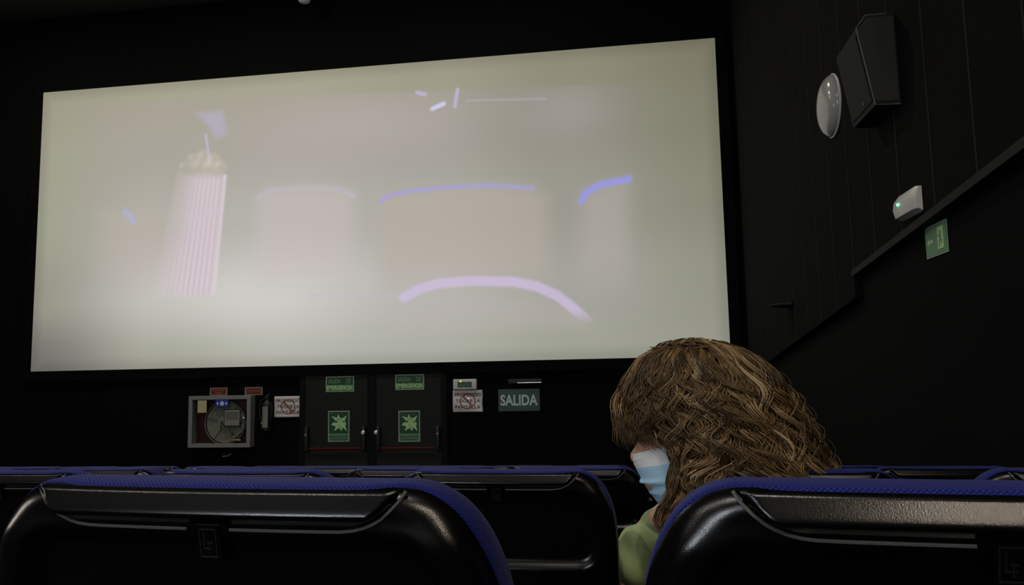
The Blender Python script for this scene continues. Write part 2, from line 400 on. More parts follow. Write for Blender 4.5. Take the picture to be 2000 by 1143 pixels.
def make_seat():
    root = thing('cinema_chair', 'x', 'chair')
    # --- moulded shell
    out = np.array(outline(-.003, 40))
    srow = np.concatenate([[0, .0012, .003, .006, .010], np.linspace(.015, .25, 52), np.linspace(.26, BH, 16)])-0
    uu = np.sin(np.linspace(-math.pi/2, math.pi/2, 91))
    uu = np.sign(uu)*np.abs(uu)**.9
    X = (halfw(srow)-.003)[:, None]*uu[None]; Sg = np.repeat((srow+.003)[:, None], len(uu), 1)
    d2 = np.full(X.shape, 9.)
    for (ax, ay), (bx, by) in zip(out[:-1], out[1:]):
        vx, vy = bx-ax, by-ay; t = np.clip(((X-ax)*vx+(Sg-ay)*vy)/(vx*vx+vy*vy+1e-12), 0, 1)
        d2 = np.minimum(d2, np.hypot(X-ax-t*vx, Sg-ay-t*vy))
    R = .008+.014*ss(.13, .19, np.abs(X)); e = np.clip(d2/R, 0, 1); D = -R*(1-np.sqrt(np.clip(1-(1-e)**2, 0, 1)))
    qx = np.abs(X)-(W0-.036-.05); qs = np.abs(Sg-.123)-(.086-.05)
    box = np.hypot(np.maximum(qx, 0), np.maximum(qs, 0))+np.minimum(np.maximum(qx, qs), 0)-.05
    rimw = ss(.11, .17, np.abs(X)); sd = np.maximum(box, .034-d2-.05*(1-rimw))
    D = D-.013*ss(0, .020, -sd)+.006*ss(.030, .008, np.abs(d2-.020))*ss(.02, .05, Sg)*rimw
    D = D+.004*(1-(X/W0)**2)
    v = [bp(x, s, d) for x, s, d in zip(X.ravel(), Sg.ravel(), D.ravel())]
    nc = len(uu); nr = len(srow)
    f = [(i*nc+j, (i+1)*nc+j, (i+1)*nc+j+1, i*nc+j+1) for i in range(nr-1) for j in range(nc-1)]
    obj('back_shell', v, f, M['plastic'], root, True)
    crown = lambda x: .004*(1-(x/W0)**2)
    # --- bolster across the top of the shell
    sv = np.array([.0012, .0025, .004, .006, .008, .010, .012, .014, .0155, .017, .0185, .020, .022, .024, .026, .028, .030, .0315, .0325, .033])
    hw = np.interp(sv, [.0012, .010, .017, .023, .0275, .030, .0320, .033], [.169, .164, .157, .149, .141, .133, .124, .116])
    hd = np.interp(sv, [.0012, .0025, .014, .017, .0185, .020, .023, .026, .030, .033], [-.002, .0018, .0097, .0114, .0117, .0112, .0080, .0045, .0005, -.004])
    ub = np.sin(np.linspace(-math.pi/2, math.pi/2, 61)); v = []
    for s, h, d in zip(sv, hw, hd):
        for q in ub:
            x = q*h; v.append(bp(x, s, crown(x)+.0005+(d+.001)*ss(0, .010, h-abs(x))-.001))
    nc = len(ub)
    obj('bolster', v, [(i*nc+j, (i+1)*nc+j, (i+1)*nc+j+1, i*nc+j+1) for i in range(len(sv)-1) for j in range(nc-1)], M['plastic'], root, True)
    # --- lip under the bolster, broken by the badge; its gloss highlight painted pale grey
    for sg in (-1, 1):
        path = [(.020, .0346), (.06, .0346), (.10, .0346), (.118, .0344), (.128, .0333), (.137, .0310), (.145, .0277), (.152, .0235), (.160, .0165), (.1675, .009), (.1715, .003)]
        MB().tube([bp(sg*x, s, crown(x)+.0006-.010*float(ss(.016, .003, np.array(s)))*.6) for x, s in path], .0014, 6).build('lip_highlight_strip', M['lip_highlight'], root, True)
    # --- badge with its square emblem
    b = MB()
    def pl(x0, x1, s0, s1, d0, d1):
        a = [bp(x, s, d) for d in (d0, d1) for x, s in ((x0, s0), (x1, s0), (x1, s1), (x0, s1))]
        b.add(a, [(0, 1, 2, 3), (7, 6, 5, 4), (0, 4, 5, 1), (1, 5, 6, 2), (2, 6, 7, 3), (3, 7, 4, 0)])
    pl(-.0105, .0105, .031, .0605, -.008, .0055)
    bd = b.build('badge', M['plastic'], root)
    b = MB(); T = .0009
    for x0, x1, s0, s1 in ((-.0078, .0078, .034, .034+T), (-.0078, .0078, .0573, .0573+T), (-.0078, -.0078+T, .034, .0582), (.0078-T, .0078, .034, .0582),
                           (-.0042, -.0031, .038, .051), (-.0042, .0036, .050, .0511), (-.001, .0042, .0455, .0464), (.0005, .0014, .046, .0545)):
        pl(x0, x1, s0, s1, .005, .0064)
    b.build('emblem', M['emblem'], bd)
    # --- blue back cushion
    sec = [(-.012, .003), (-.003, .004), (.0005, .009), (.0022, .022), (.0026, .036), (.002, .048), (-.001, .062), (-.009, .073), (-.022, .080), (-.05, .084), (-.10, .087), (-.15, .088)]
    v = []; uvs = []; base = np.array(outline(0)); tg = np.gradient(base, axis=0); nm = np.stack([tg[:, 1], -tg[:, 0]], 1); nm /= np.linalg.norm(nm, axis=1)[:, None]
    arc = np.concatenate([[0], np.cumsum(np.hypot(*np.diff(base, axis=0).T))]); L = 0; pv = sec[0]
    for g, q in sec:
        L += math.hypot(g-pv[0], q-pv[1]); pv = (g, q)
        if g > -.03: P = base+nm*(g-.006*(1-np.clip(-nm[:, 1], 0, 1)))[:, None] if g > -.01 else base+nm*(g-.004)
        else:
            k = 1+g/.25; P = np.stack([base[:, 0]*k, .22+(base[:, 1]-.22)*(.4+.6*k)], 1)
        for (x, s), a in zip(P, arc): p = bp(x, s, 0); v.append((p[0], p[1]+max(q, .004+.012*float(ss(.12, .18, abs(x)))), p[2]-.10*max(0, q-.05))); uvs.append((a, L))
    nb = len(base); f = [(i*nb+j, i*nb+j+1, (i+1)*nb+j+1, (i+1)*nb+j) for i in range(len(sec)-1) for j in range(nb-1)]
    f.append(list(range((len(sec)-1)*nb, len(sec)*nb)))
    obj('back_cushion', v, f, M['blue_weave'], root, True, uvs)
    # --- folding seat pan, armrest, leg
    def rbox(name, a, b_, m, bev):
        mb = MB().box(a, b_, bev); o = mb.build(name, m, root, True); return o
    pan = rbox('seat_pan', (-.235, 0, -.05), (.235, .42, .05), M['blue_weave'], .03)
    uvl = pan.data.uv_layers.new(name='UVMap')
    for lp in pan.data.loops: c = pan.data.vertices[lp.vertex_index].co; uvl.data[lp.index].uv = (c.x, c.y+c.z)
    pan.location = (0, .24, .36); pan.rotation_euler = (math.radians(76), 0, 0)
    rbox('armrest', (-.318, .10, .575), (-.262, .46, .615), M['plastic'], .016)
    rbox('leg', (-.308, .16, 0), (-.272, .34, .58), M['metal_dark'], .008)
    rbox('seat_base_plate', (-.26, .20, .345), (.26, .26, .375), M['metal_dark'], .006)
    return root
ORD = ['first', 'second', 'third', 'fourth', 'fifth', 'sixth', 'seventh', 'eighth', 'ninth', 'tenth', 'eleventh', 'twelfth', 'thirteenth', 'fourteenth', 'fifteenth', 'sixteenth']
proto = make_seat(); first = True
ROWX = [-.34, -.28, -.193, -.25, -.31, -.22, -.28]
ENDS = []
for k in range(7):
    Y = .6+k*RP; z = F0-RISE*k; n = 0; xs = []
    x = ROWX[k]
    while x+.58 < 1.30: x += .58
    while x > -.92*Y-(.75 if k else .2): xs.append(x); x -= .58
    for n, x in enumerate(xs):
        s = proto if first else copy_tree(proto); first = False
        yaw = 0
        lab = f'blue cushioned black cinema seat in the {ORD[k]} row ahead, {ORD[n]} from the right wall'
        if k == 0:
            yaw = -5; Y0 = Y-math.tan(math.radians(5))*(x+.34)
            if abs(x+.34) < .01: lab = 'large nearest cinema seat at lower left, blue edge over black moulded back'
            elif abs(x-.24) < .01: lab = 'nearest cinema seat at lower right, directly behind the masked woman'
        else: Y0 = Y
        if k == 1:
            yaw = -2
            if abs(x+.28) < .01: lab = 'black backed blue seat left of the woman, between the two nearest seats'
            elif abs(x-.30) < .01: lab = 'cinema seat occupied by the woman in the face mask'
        s.location = (x-(.006 if k == 0 and x < 0 else 0), Y0, z+(.004 if k == 0 and x > 0 else 0)); s.rotation_euler = (0, 0, math.radians(yaw))
        tag(s, lab, 'chair', 'cinema chairs in rows')
        if k == 1 and abs(x-.30) < .01:
            for ch in list(s.children):
                if ch.name.startswith('armrest'): bpy.data.objects.remove(ch); continue
                if ch.name.startswith('seat_pan'): ch.rotation_euler = (math.radians(4), 0, 0); ch.location = (0, .17, .39)
        if n == 0: ENDS.append(s)
for s in ENDS:   # row end by the wall: a second armrest
    for ch in list(s.children):
        if ch.name.split('.')[0] in ('armrest', 'leg'):
            c = ch.copy(); C.objects.link(c); c.parent = s; c.location.x = .58

# ---------------------------------------------------------------- the woman
def capsule(mb, p0, p1, ra, rb, n=16, m=6):
    p0, p1 = Vector(p0), Vector(p1); t = (p1-p0).normalized(); a = t.orthogonal().normalized(); b = t.cross(a); rings = []
    for i in range(m): an = math.pi/2*(1-i/m); rings.append((p0-t*ra*math.sin(an), ra*math.cos(an)+1e-4))
    rings.append((p0, ra)); rings.append((p1, rb))
    for i in range(1, m+1): an = math.pi/2*i/m; rings.append((p1+t*rb*math.sin(an), rb*math.cos(an)+1e-4))
    v = [c+(a*math.cos(2*math.pi*j/n)+b*math.sin(2*math.pi*j/n))*r for c, r in rings for j in range(n)]
    f = [[i*n+j, i*n+(j+1) % n, (i+1)*n+(j+1) % n, (i+1)*n+j] for i in range(len(rings)-1) for j in range(n)]
    f += [list(range(n))[::-1], list(range((len(rings)-1)*n, len(rings)*n))]
    mb.add(v, f)
def ellipsoid(mb, c, r, rot=(0, 0, 0), n=28, m=18):
    from mathutils import Euler
    R = Euler(rot).to_matrix(); v = []
    for i in range(m+1):
        th = math.pi*i/m
        for j in range(n):
            ph = 2*math.pi*j/n; st = max(math.sin(th), 1e-3)
            v.append(Vector(c)+R @ Vector((r[0]*st*math.cos(ph), r[1]*st*math.sin(ph), r[2]*math.cos(th))))
    f = [[i*n+j, (i+1)*n+j, (i+1)*n+(j+1) % n, i*n+(j+1) % n] for i in range(m) for j in range(n)]
    f += [list(range(n)), list(range(m*n, m*n+n))[::-1]]
    mb.add(v, f)
def remesh(name, mb, m, parent, vox, smooth=4):
    o = mb.build('tmp', m)
    a = o.modifiers.new('r', 'REMESH'); a.mode = 'VOXEL'; a.voxel_size = vox
    s = o.modifiers.new('s', 'SMOOTH'); s.iterations = smooth; s.factor = .6
    me = bpy.data.meshes.new_from_object(o.evaluated_get(bpy.context.evaluated_depsgraph_get())); bpy.data.objects.remove(o)
    me.name = name; me.materials.clear(); me.materials.append(m); me.polygons.foreach_set('use_smooth', [True]*len(me.polygons))
    q = bpy.data.objects.new(name, me); C.objects.link(q); q.parent = parent; return q
def make_woman():
    W = thing('person', 'person with long wavy brown hair, blue surgical mask and green t-shirt looking down', 'person', (0, 0, 0))
    # joints
    pel, wai, che, nek = (.30, 1.93, 1.46), (.28, 1.88, 1.58), (.235, 1.84, 1.71), (.165, 1.775, 1.84)
    shL, shR = (.018, 1.80, 1.700), (.40, 1.84, 1.765)
    elL, elR = (-.032, 1.785, 1.53), (.42, 2.00, 1.54)
    wrL, wrR = (.13, 2.13, 1.54), (.32, 2.14, 1.50)
    b = MB()
    ellipsoid(b, (.118, 1.70, 2.030), (.100, .076, .108), (0, math.radians(-20), 0))
    ellipsoid(b, (.082, 1.70, 1.945), (.062, .060, .085), (0, math.radians(-24), 0))
    ellipsoid(b, (.066, 1.70, 1.872), (.042, .044, .038), (0, math.radians(-20), 0))       # jaw, chin
    capsule(b, (.034, 1.70, 1.958), (.010, 1.70, 1.918), .011, .014)                        # nose
    ellipsoid(b, (.034, 1.70, 1.985), (.02, .05, .014))                                     # brow ridge
    for s in (-1, 1):
        ellipsoid(b, (.130, 1.70+s*.076, 1.955), (.020, .010, .030), (0, math.radians(-20), 0))   # ears
        ellipsoid(b, (.062, 1.70+s*.036, 1.925), (.028, .022, .028))                         # cheeks
    capsule(b, (.125, 1.715, 1.93), nek, .054, .056); capsule(b, nek, che, .058, .09)
    capsule(b, che, wai, .115, .10); capsule(b, wai, pel, .105, .13)
    capsule(b, (che[0]+.05, che[1], che[2]), (che[0]-.05, che[1], che[2]), .10, .10)
    capsule(b, nek, shL, .05, .052); capsule(b, nek, shR, .05, .052)
    for sh, el, wr_, sg in ((shL, elL, wrL, 1), (shR, elR, wrR, -1)):
        capsule(b, sh, el, .047, .036); capsule(b, el, wr_, .036, .025)
        palm = Vector(wr_)+Vector((sg*.035, .055, .0)); capsule(b, wr_, palm, .024, .030)
        for i, (l, o_) in enumerate(((.062, -.024), (.072, -.008), (.068, .008), (.052, .022))):
            k0 = palm+Vector((sg*.012, .012+.0*i, o_)); k1 = k0+Vector((sg*.018, l*.55, .008)); k2 = k1+Vector((-sg*.004, l*.30, .022))
            capsule(b, k0, k1, .0095, .0085, 8, 3); capsule(b, k1, k2, .0085, .0075, 8, 3)
        t0 = Vector(wr_)+Vector((0, .03, .018)); capsule(b, t0, t0+Vector((sg*.012, .035, .024)), .011, .010, 8, 3)
        capsule(b, t0+Vector((sg*.012, .035, .024)), t0+Vector((sg*.03, .058, .022)), .010, .008, 8, 3)
    for s in (-1, 1):
        hp = (.30+s*.09, 1.95, 1.45); kn = (.30+s*.11, 2.34, 1.46); an = (.30+s*.11, 2.36, 1.03)
        capsule(b, hp, kn, .085, .058); capsule(b, kn, an, .056, .036); capsule(b, an, (an[0], an[1]+.14, .985), .036, .03)
    body = remesh('body', b, M['skin'], W, .0055, 3)
    # t-shirt: torso and loose short sleeves with folds
    b = MB()
    capsule(b, (che[0], che[1], che[2]+.03), wai, .125, .117); capsule(b, wai, pel, .118, .145)
    capsule(b, (che[0]+.05, che[1], che[2]), (che[0]-.06, che[1], che[2]), .112, .112)
    capsule(b, (nek[0]+.01, nek[1]+.01, nek[2]-.035), shL, .058, .062); capsule(b, (nek[0]+.01, nek[1]+.01, nek[2]-.035), shR, .058, .062)
    for sh, el in ((shL, elL), (shR, elR)):
        s_, e_ = Vector(sh), Vector(el); md = s_.lerp(e_, .10); capsule(b, s_, md, .060, .062)
        capsule(b, s_+Vector((0, -.012, -.006)), s_.lerp(e_, .18)+Vector((-.006, -.014, 0)), .054, .050)
    sh_ = remesh('t_shirt', b, M['shirt'], W, .0055, 4)
    me = sh_.data; co = np.zeros(len(me.vertices)*3); me.vertices.foreach_get('co', co); co = co.reshape(-1, 3)
    no = np.zeros(len(me.vertices)*3); me.vertices.foreach_get('normal', no); no = no.reshape(-1, 3)
    fold = .0035*np.sin(co[:, 2]*62+co[:, 0]*48+2.0*np.sin(co[:, 1]*25))+.003*np.sin(co[:, 2]*30-co[:, 0]*70+1)+.0015*np.sin(co[:, 0]*120+co[:, 2]*70)
    me.vertices.foreach_set('co', (co+no*fold[:, None]).ravel()); me.update()
    b = MB()
    capsule(b, (.30, 1.93, 1.44), (.30, 1.96, 1.44), .146, .14)
    for s in (-1, 1):
        hp = (.30+s*.09, 1.95, 1.45); kn = (.30+s*.11, 2.34, 1.46); an = (.30+s*.11, 2.36, 1.09)
        capsule(b, hp, kn, .094, .068); capsule(b, kn, an, .066, .052)
    remesh('trousers', b, M['trousers'], W, .008, 4)
    for s in (-1, 1):
        b = MB(); capsule(b, (.30+s*.11, 2.33, .995), (.30+s*.11, 2.50, .985), .043, .036); remesh('shoe', b, M['shoe'], W, .007, 3)
        b = MB(); ellipsoid(b, (.047, 1.70+s*.030, 1.957), (.010, .015, .008)); b.build('eyelid', M['skin'], W, True)
        b = MB(); b.tube([(.020, 1.70+s*.012, 1.982), (.022, 1.70+s*.030, 1.990), (.036, 1.70+s*.050, 1.988)], [.003, .004, .002], 6).build('eyebrow', M['brow'], W, True)
    # --- pleated surgical mask
    nb, na = 34, 41; v = []
    bz = np.linspace(0, 1, nb)
    for t in bz:
        z = 1.922-.100*t
        x = np.interp(t, [0, .12, .3, .6, .85, 1], [.0015, .003, .009, .025, .041, .052])
        pl = 0
        for c0, dp in ((.14, .0018), (.24, .0018), (.60, .0095), (.80, .003)):
            u = (t-c0)/.075
            pl += dp*np.clip(1-abs(u), 0, 1)*(1 if u < 0 else .0) if dp < .005 else (dp*(1-ss(0, .14, c0-t)) if t < c0 else -.004*(1-ss(.05, .16, t-c0)))
        Lw = np.interp(t, [0, .3, .7, 1], [.062, .067, .064, .046]); dep = np.interp(t, [0, .3, .7, 1], [.092, .094, .085, .060])
        for a in np.linspace(-1.32, 1.32, na):
            rise = .018*(1-math.cos(a))*(1-.3*t)
            k = math.cos(a)**.5 if math.cos(a) > 0 else 0
            v.append((x+dep*(1-math.cos(a))-pl*k, 1.70+(Lw*math.sin(a)/math.sin(1.32)), z+rise-.012*abs(math.sin(a))*(t-.5)*1.5))
    f = []; sl = []
    for i in range(nb-1):
        for j in range(na-1):
            f.append((i*na+j, (i+1)*na+j, (i+1)*na+j+1, i*na+j+1)); sl.append(0 if bz[i] < .25 else 1)
    mk = obj('face_mask', v, f, [M['mask_white'], M['mask_blue']], W, True, None, sl); mk['label'] = 'pale blue pleated surgical mask with white top band'
    so = mk.modifiers.new('thick', 'SOLIDIFY'); so.thickness = .0012; so.offset = 1
    for s in (-1, 1):
        a0 = Vector(v[2*na+(na-1 if s > 0 else 0)]); a1 = Vector(v[(nb-4)*na+(na-1 if s > 0 else 0)])
        MB().tube([a0, a0+Vector((.025, s*.012, .012)), Vector((.140, 1.70+s*.086, 1.985)), Vector((.152, 1.70+s*.088, 1.955)), Vector((.138, 1.70+s*.084, 1.925)), a1+Vector((.03, s*.012, .01)), a1], .0014, 6).build('ear_loop', M['mask_white'], mk, True)
    # --- long wavy hair: an under-mass and several thousand tapering locks
    zt = 2.172
    sz = np.array([0, .010, .023, .044, .088, .132, .176, .220, .264, .307, .371, .45])
    XLb = np.array([.132, .082, .049, .015, -.014, -.031, -.037, -.029, .000, .036, .045, .06])+.004
    XRb = np.array([.143, .190, .243, .279, .318, .347, .372, .393, .411, .425, .420, .40])-.004
    BB = np.array([.004, .050, .078, .100, .118, .126, .132, .136, .142, .148, .150, .13])
    CY = np.interp(sz, [0, .2, .45], [1.70, 1.70, 1.71])
    def env(s, ph, rho):
        xl = np.interp(s, sz, XLb); xr = np.interp(s, sz, XRb); bb = np.interp(s, sz, BB); cy = np.interp(s, sz, CY)
        cx = (xl+xr)/2; a = (xr-xl)/2
        # section axis leans to the skull for the upper part
        return np.stack([cx+rho*a*np.cos(ph), cy+rho*bb*np.sin(ph), zt-s+0*ph], -1)
    hs = np.concatenate([np.linspace(.012, .2, 18), np.linspace(.21, .42, 14)]); hn = 48; v = []
    for s in hs:
        ph = np.linspace(0, 2*math.pi, hn, endpoint=False)
        p = env(np.full(hn, s), ph, .84)
        if s > .205:
            lim = .100 if s < .33 else .080
            p[:, 0] = np.maximum(p[:, 0], lim)
        v += [tuple(q) for q in p]
    f = [(i*hn+j, i*hn+(j+1) % hn, (i+1)*hn+(j+1) % hn, (i+1)*hn+j) for i in range(len(hs)-1) for j in range(hn)]+[list(range(hn))[::-1], list(range((len(hs)-1)*hn, len(hs)*hn))]
    um = obj('hair', v, f, M['hair_under'], W, True); um['label'] = 'long wavy brown hair'
    V = []; F = []; T = []; NP = 36; cnt = 0
    pal = np.array([lin(c) for c in ((76, 59, 35), (108, 84, 53), (138, 110, 73), (166, 137, 96), (194, 168, 130))])
    NCL = 330
    for c in range(NCL):
        ph0 = rng.uniform(0, 2*math.pi) if rng.random() < .35 else -rng.uniform(.05, math.pi); pole = rng.normal(0, .030, 2); s0 = abs(rng.normal(0, .045))*rng.choice([.3, 1]); rho0 = rng.uniform(.80, 1.0)
        if c < 34: ph0 = -rng.uniform(1.55, 2.2); s0 = rng.uniform(0, .08); rho0 = rng.uniform(.9, 1.04)
        left = math.cos(ph0)
        smax = rng.uniform(.30, .44)
        if left < -.45: smax = rng.uniform(.180, .222)
        elif left < -.15: smax = rng.uniform(.30, .40)
        if c < 34: left = 0; smax = rng.uniform(.34, .43)
        wl = rng.uniform(.055, .12); pa, pb = rng.uniform(0, 6.28, 2); A1 = rng.uniform(.012, .028); A2 = rng.uniform(.005, .013)
        tone = rng.choice(5, p=[.32, .30, .22, .11, .05]); swirl = rng.normal(.10, .16)
        width = rng.uniform(.007, .020)
        for k in range(int(rng.integers(13, 22))):
            t = np.linspace(0, 1, NP); s = s0+(smax-s0+rng.normal(0, .012))*t**1.15; s = np.maximum(s, .002)
            o1, o2 = rng.normal(0, 1, 2)*width*.5
            rho = rho0+rng.normal(0, .03)+.0*t
            if rng.random() < .035: rho = rho+.12*t*rng.random()
            ph = ph0+swirl*t*np.sign(math.sin(ph0))*(-1)+0*t
            P = env(s, ph, np.minimum(rho, 1.06))
            tang = np.stack([-np.sin(ph), np.cos(ph), 0*ph], -1); rad = np.stack([np.cos(ph), np.sin(ph), 0*ph], -1)
            kp = np.exp(-(s/.016)**2); P[:, 0] += pole[0]*kp; P[:, 1] += pole[1]*kp; P[:, 2] -= 2.6*float(pole @ pole)*kp
            if c < 34: P[:, 0] -= .10*ss(.20, .34, s)
            amp = ss(.005, .14, s)*(.55 if left < -.45 else 1)
            grow = ss(0, .12, s)
            P += tang*(o1*(.3+.7*grow)*(1-.35*np.sin(2*math.pi*s/wl*.5+pa))+A1*amp*np.sin(2*math.pi*s/wl+pa))[:, None]
            P += rad*(o2*.5*grow+A2*amp*np.sin(2*math.pi*s/wl+pb)-.004)[:, None]
            if left >= -.45:   # keep the cheek and the mask free
                lim = np.interp(s, [.25, .37], [.094, .052])+.010*math.sin(c*1.7)+rng.normal(0, .004)
                lim = lim*ss(.20, .26, s)+(P[:, 0])*(1-ss(.20, .26, s))
                near = P[:, 0] < lim
                P[:, 0] = np.where(near & (s > .2), lim, P[:, 0])
            w_ = rng.uniform(.0007, .0014)*np.interp(t, [0, .1, .7, 1], [.6, 1, .9, .15])
            tn = np.gradient(P, axis=0); tn /= np.linalg.norm(tn, axis=1)[:, None]
            n1 = np.cross(tn, rad); n1 /= np.linalg.norm(n1, axis=1)[:, None]+1e-9; n2 = np.cross(tn, n1)
            for j in range(3):
                an = 2*math.pi*j/3; V.append(P+(n1*math.cos(an)+n2*math.sin(an))*w_[:, None])
            col = pal[tone]*rng.uniform(.75, 1.25)
            T.append(np.repeat(col[None], 3*NP, 0))
            i = np.arange(NP-1)
            for j in range(3):
                F.append(np.stack([cnt+j*NP+i, cnt+((j+1) % 3)*NP+i, cnt+((j+1) % 3)*NP+i+1, cnt+j*NP+i+1], 1))
            cnt += 3*NP
    V = np.concatenate(V); F = np.concatenate(F); T = np.concatenate(T)
    me = bpy.data.meshes.new('hair_locks'); me.vertices.add(len(V)); me.vertices.foreach_set('co', V.ravel())
    me.loops.add(F.size); me.loops.foreach_set('vertex_index', F.ravel().astype(np.int32))
    me.polygons.add(len(F)); me.polygons.foreach_set('loop_start', np.arange(0, F.size, 4, dtype=np.int32))
    me.update(); me.polygons.foreach_set('use_smooth', [True]*len(F))
    ca = me.color_attributes.new('tone', 'FLOAT_COLOR', 'POINT'); ca.data.foreach_set('color', np.concatenate([T, np.ones((len(T), 1))], 1).astype(np.float32).ravel())
    me.materials.append(M['hair_brown']); me.validate()
    o = bpy.data.objects.new('hair_locks', me); C.objects.link(o); o.parent = um; o['kind'] = 'stuff'
make_woman()

# ---------------------------------------------------------------- right wall: speaker, lamps, exit sign
def make_speaker():
    t = thing('wall_speaker', 'dark grey slanted loudspeaker high on the right wall', 'speaker', (XR, 4.70, 3.64))
    # side profile in X (into the room) and Z, extruded along Y
    pr = [(1.65, 4.205), (1.488, 4.207), (1.430, 4.131), (1.509, 3.648), (1.65, 3.644)]
    y0, y1 = 4.70, 5.15; L = lambda x, y, z: (x-XR, y-4.70, z-3.64)
    n = len(pr); v = [L(x, y, z) for y in (y0, y1) for x, z in pr]
    f = [list(range(n)), list(range(2*n-1, n-1, -1))]+[[i, i+n, (i+1) % n+n, (i+1) % n] for i in range(n) if i != 3]
    obj('cabinet', v, f, M['speaker_body'], t)
    obj('base_panel', [L(1.509, y0, 3.648), L(1.65, y0, 3.644), L(1.65, y1, 3.644), L(1.509, y1, 3.648)], [(0, 1, 2, 3)], M['speaker_base'], t)
    def inset(a, k): c = np.mean(a, 0); return [tuple(c+(np.array(q)-c)*k) for q in a]
    q = inset(np.array(pr), .93)
    obj('side_panel', [L(x, y0-.004, z) for x, z in q]+[L(x, y0, z) for x, z in q], [list(range(n))]+[[i, i+n, (i+1) % n+n, (i+1) % n] for i in range(n)], M['speaker_cloth'], t)
    MB().tube([L(1.60, y0-.001, 4.205), L(1.488, y0-.001, 4.207), L(1.430, y0-.001, 4.131), L(1.509, y0-.001, 3.648), L(1.65, y0-.001, 3.645)], .0045, 6).build('edge_trim', M['speaker_edge'], t)
    g0 = np.array([(1.430-.004, y0+.03, 4.10), (1.430-.004, y1-.03, 4.10), (1.500, y1-.03, 3.68), (1.500, y0+.03, 3.68)])
    g0[:, 0] = [1.4355-.006, 1.4355-.006, 1.504-.006, 1.504-.006]
    g1 = g0+np.array((.008, 0, 0))
    obj('grille', [L(*p) for p in np.concatenate([g0, g1])], [(0, 1, 2, 3), (0, 4, 5, 1), (1, 5, 6, 2), (2, 6, 7, 3), (3, 7, 4, 0)], M['speaker_body'], t)
    MB().tube([L(1.493, 4.86, 3.70), L(1.488, 4.86, 3.725)], .006, 8).build('maker_plate', M['speaker_edge'], t)
    MB().box(L(1.62, 4.86, 3.80), L(1.66, 5.00, 4.05), .004).build('bracket', M['metal_dark'], t)
make_speaker()
def dome_lamp(y, z, glow, label, x=XR, sx=-1):
    t = thing('wall_lamp', label, 'lamp', (x, y, z), 'round wall lamps')
    pr = [(.238, 0), (.240, sx*.012), (.232, sx*.035), (.205, sx*.062), (.160, sx*.084), (.10, sx*.098), (.045, sx*.103), (.004, sx*.104)]
    MB().lathe(pr, (0, 0, 0), 'X', 40).build('glass_dome', M[glow], t, True)
    MB().lathe([(.246, -sx*.002), (.248, sx*.008), (.240, sx*.014)], (0, 0, 0), 'X', 40).build('rim', M['white_plastic'], t, True)
dome_lamp(6.12, 4.13, 'opal_glass', 'round white dome lamp on the right wall behind the loudspeaker')
dome_lamp(2.0, 4.5, 'opal_glass', 'round white dome lamp on the right wall beside the nearest rows')
dome_lamp(-4.5, 5.4, 'added_lamp', 'added unseen lit dome lamp on the right wall at the rear of the hall')  # added out of view to put a highlight on the right seat's bolster
dome_lamp(1.3, 2.95, 'added_lamp_low', 'added unseen lit dome lamp on the left wall', XL, 1)  # added out of view to brighten the left seat's rim
def em_light():
    t = thing('emergency_light', 'white sloping emergency light with a green led on the right wall', 'light', (XR, 4.64, 3.03))
    y0, y1 = -.155, .175; h0, h1 = -.075, .075
    v = []
    for y, k in ((y0, .55), (y0+.03, 1), (y1-.03, 1), (y1, .55)):
        for x, z in ((0, h1), (-.022*k, h1*.98), (-.052*k, h1*.45), (-.060*k, h0*.15), (-.048*k, h0*.8), (0, h0)): v.append((x, y, z*(.92 if k < 1 else 1)))
    f = [(i*6+j, i*6+j+1, (i+1)*6+j+1, (i+1)*6+j) for i in range(3) for j in range(5)]+[(0, 1, 2, 3, 4, 5), (23, 22, 21, 20, 19, 18)]
    o = obj('housing', v, f, M['white_plastic'], t, True); o.data.set_sharp_from_angle(angle=math.radians(40))
    MB().lathe([(.009, 0), (.009, -.006), (.004, -.009)], (-.056, .06, .008), 'X', 12).build('led', M['led_green'], t, True)
em_light()
def exit_sign():
    t = thing('exit_sign', 'small green running man sign with a left arrow on the right wall', 'sign', (XR+.04, 4.433, 2.782))
    q = lambda a, b, c, d, x, m, name: MB().box((x-.004, a, c), (x, b, d)).build(name, m, t)
    q(-.148, .148, -.088, .088, -.002, M['sign_border'], 'border'); q(-.139, .139, -.079, .079, -.005, M['sign_green_mid'], 'field')
    q(-.110, -.035, -.060, .060, -.008, M['sign_pale'], 'door_pictogram')
    b = MB(); b.box((-.014, -.078, .028), (-.012, -.066, .040)); b.box((-.014, -.082, -.015), (-.012, -.064, .026)); b.box((-.014, -.062, -.045), (-.012, -.054, -.012)); b.box((-.014, -.092, -.030), (-.012, -.082, -.008)); b.box((-.014, -.066, .008), (-.012, -.046, .018))
    b.build('running_figure', M['sign_green_mid'], t)
    b = MB(); b.box((-.010, .035, -.010), (-.008, .085, .006))
    b.add([(-.010, .085, .020), (-.010, .115, -.002), (-.010, .085, -.024)], [(0, 1, 2)]); b.build('arrow', M['sign_pale'], t)
exit_sign()
t = thing('wall_downlight', 'small dim grey bracket light low on the right wall near the screen', 'light', (XR, 8.1, 2.74))
MB().lathe([(.004, -.16), (.05, -.15), (.09, -.11), (.11, -.05), (.115, 0)], (0, 0, 0), 'X', 20).build('shade', M['moulding'], t, True); t.scale = (1.3, 1.2, .22)
MB().box((-.01, -.13, -.10), (0, .13, .10)).build('back_plate', M['black_fabric_panel'], t)

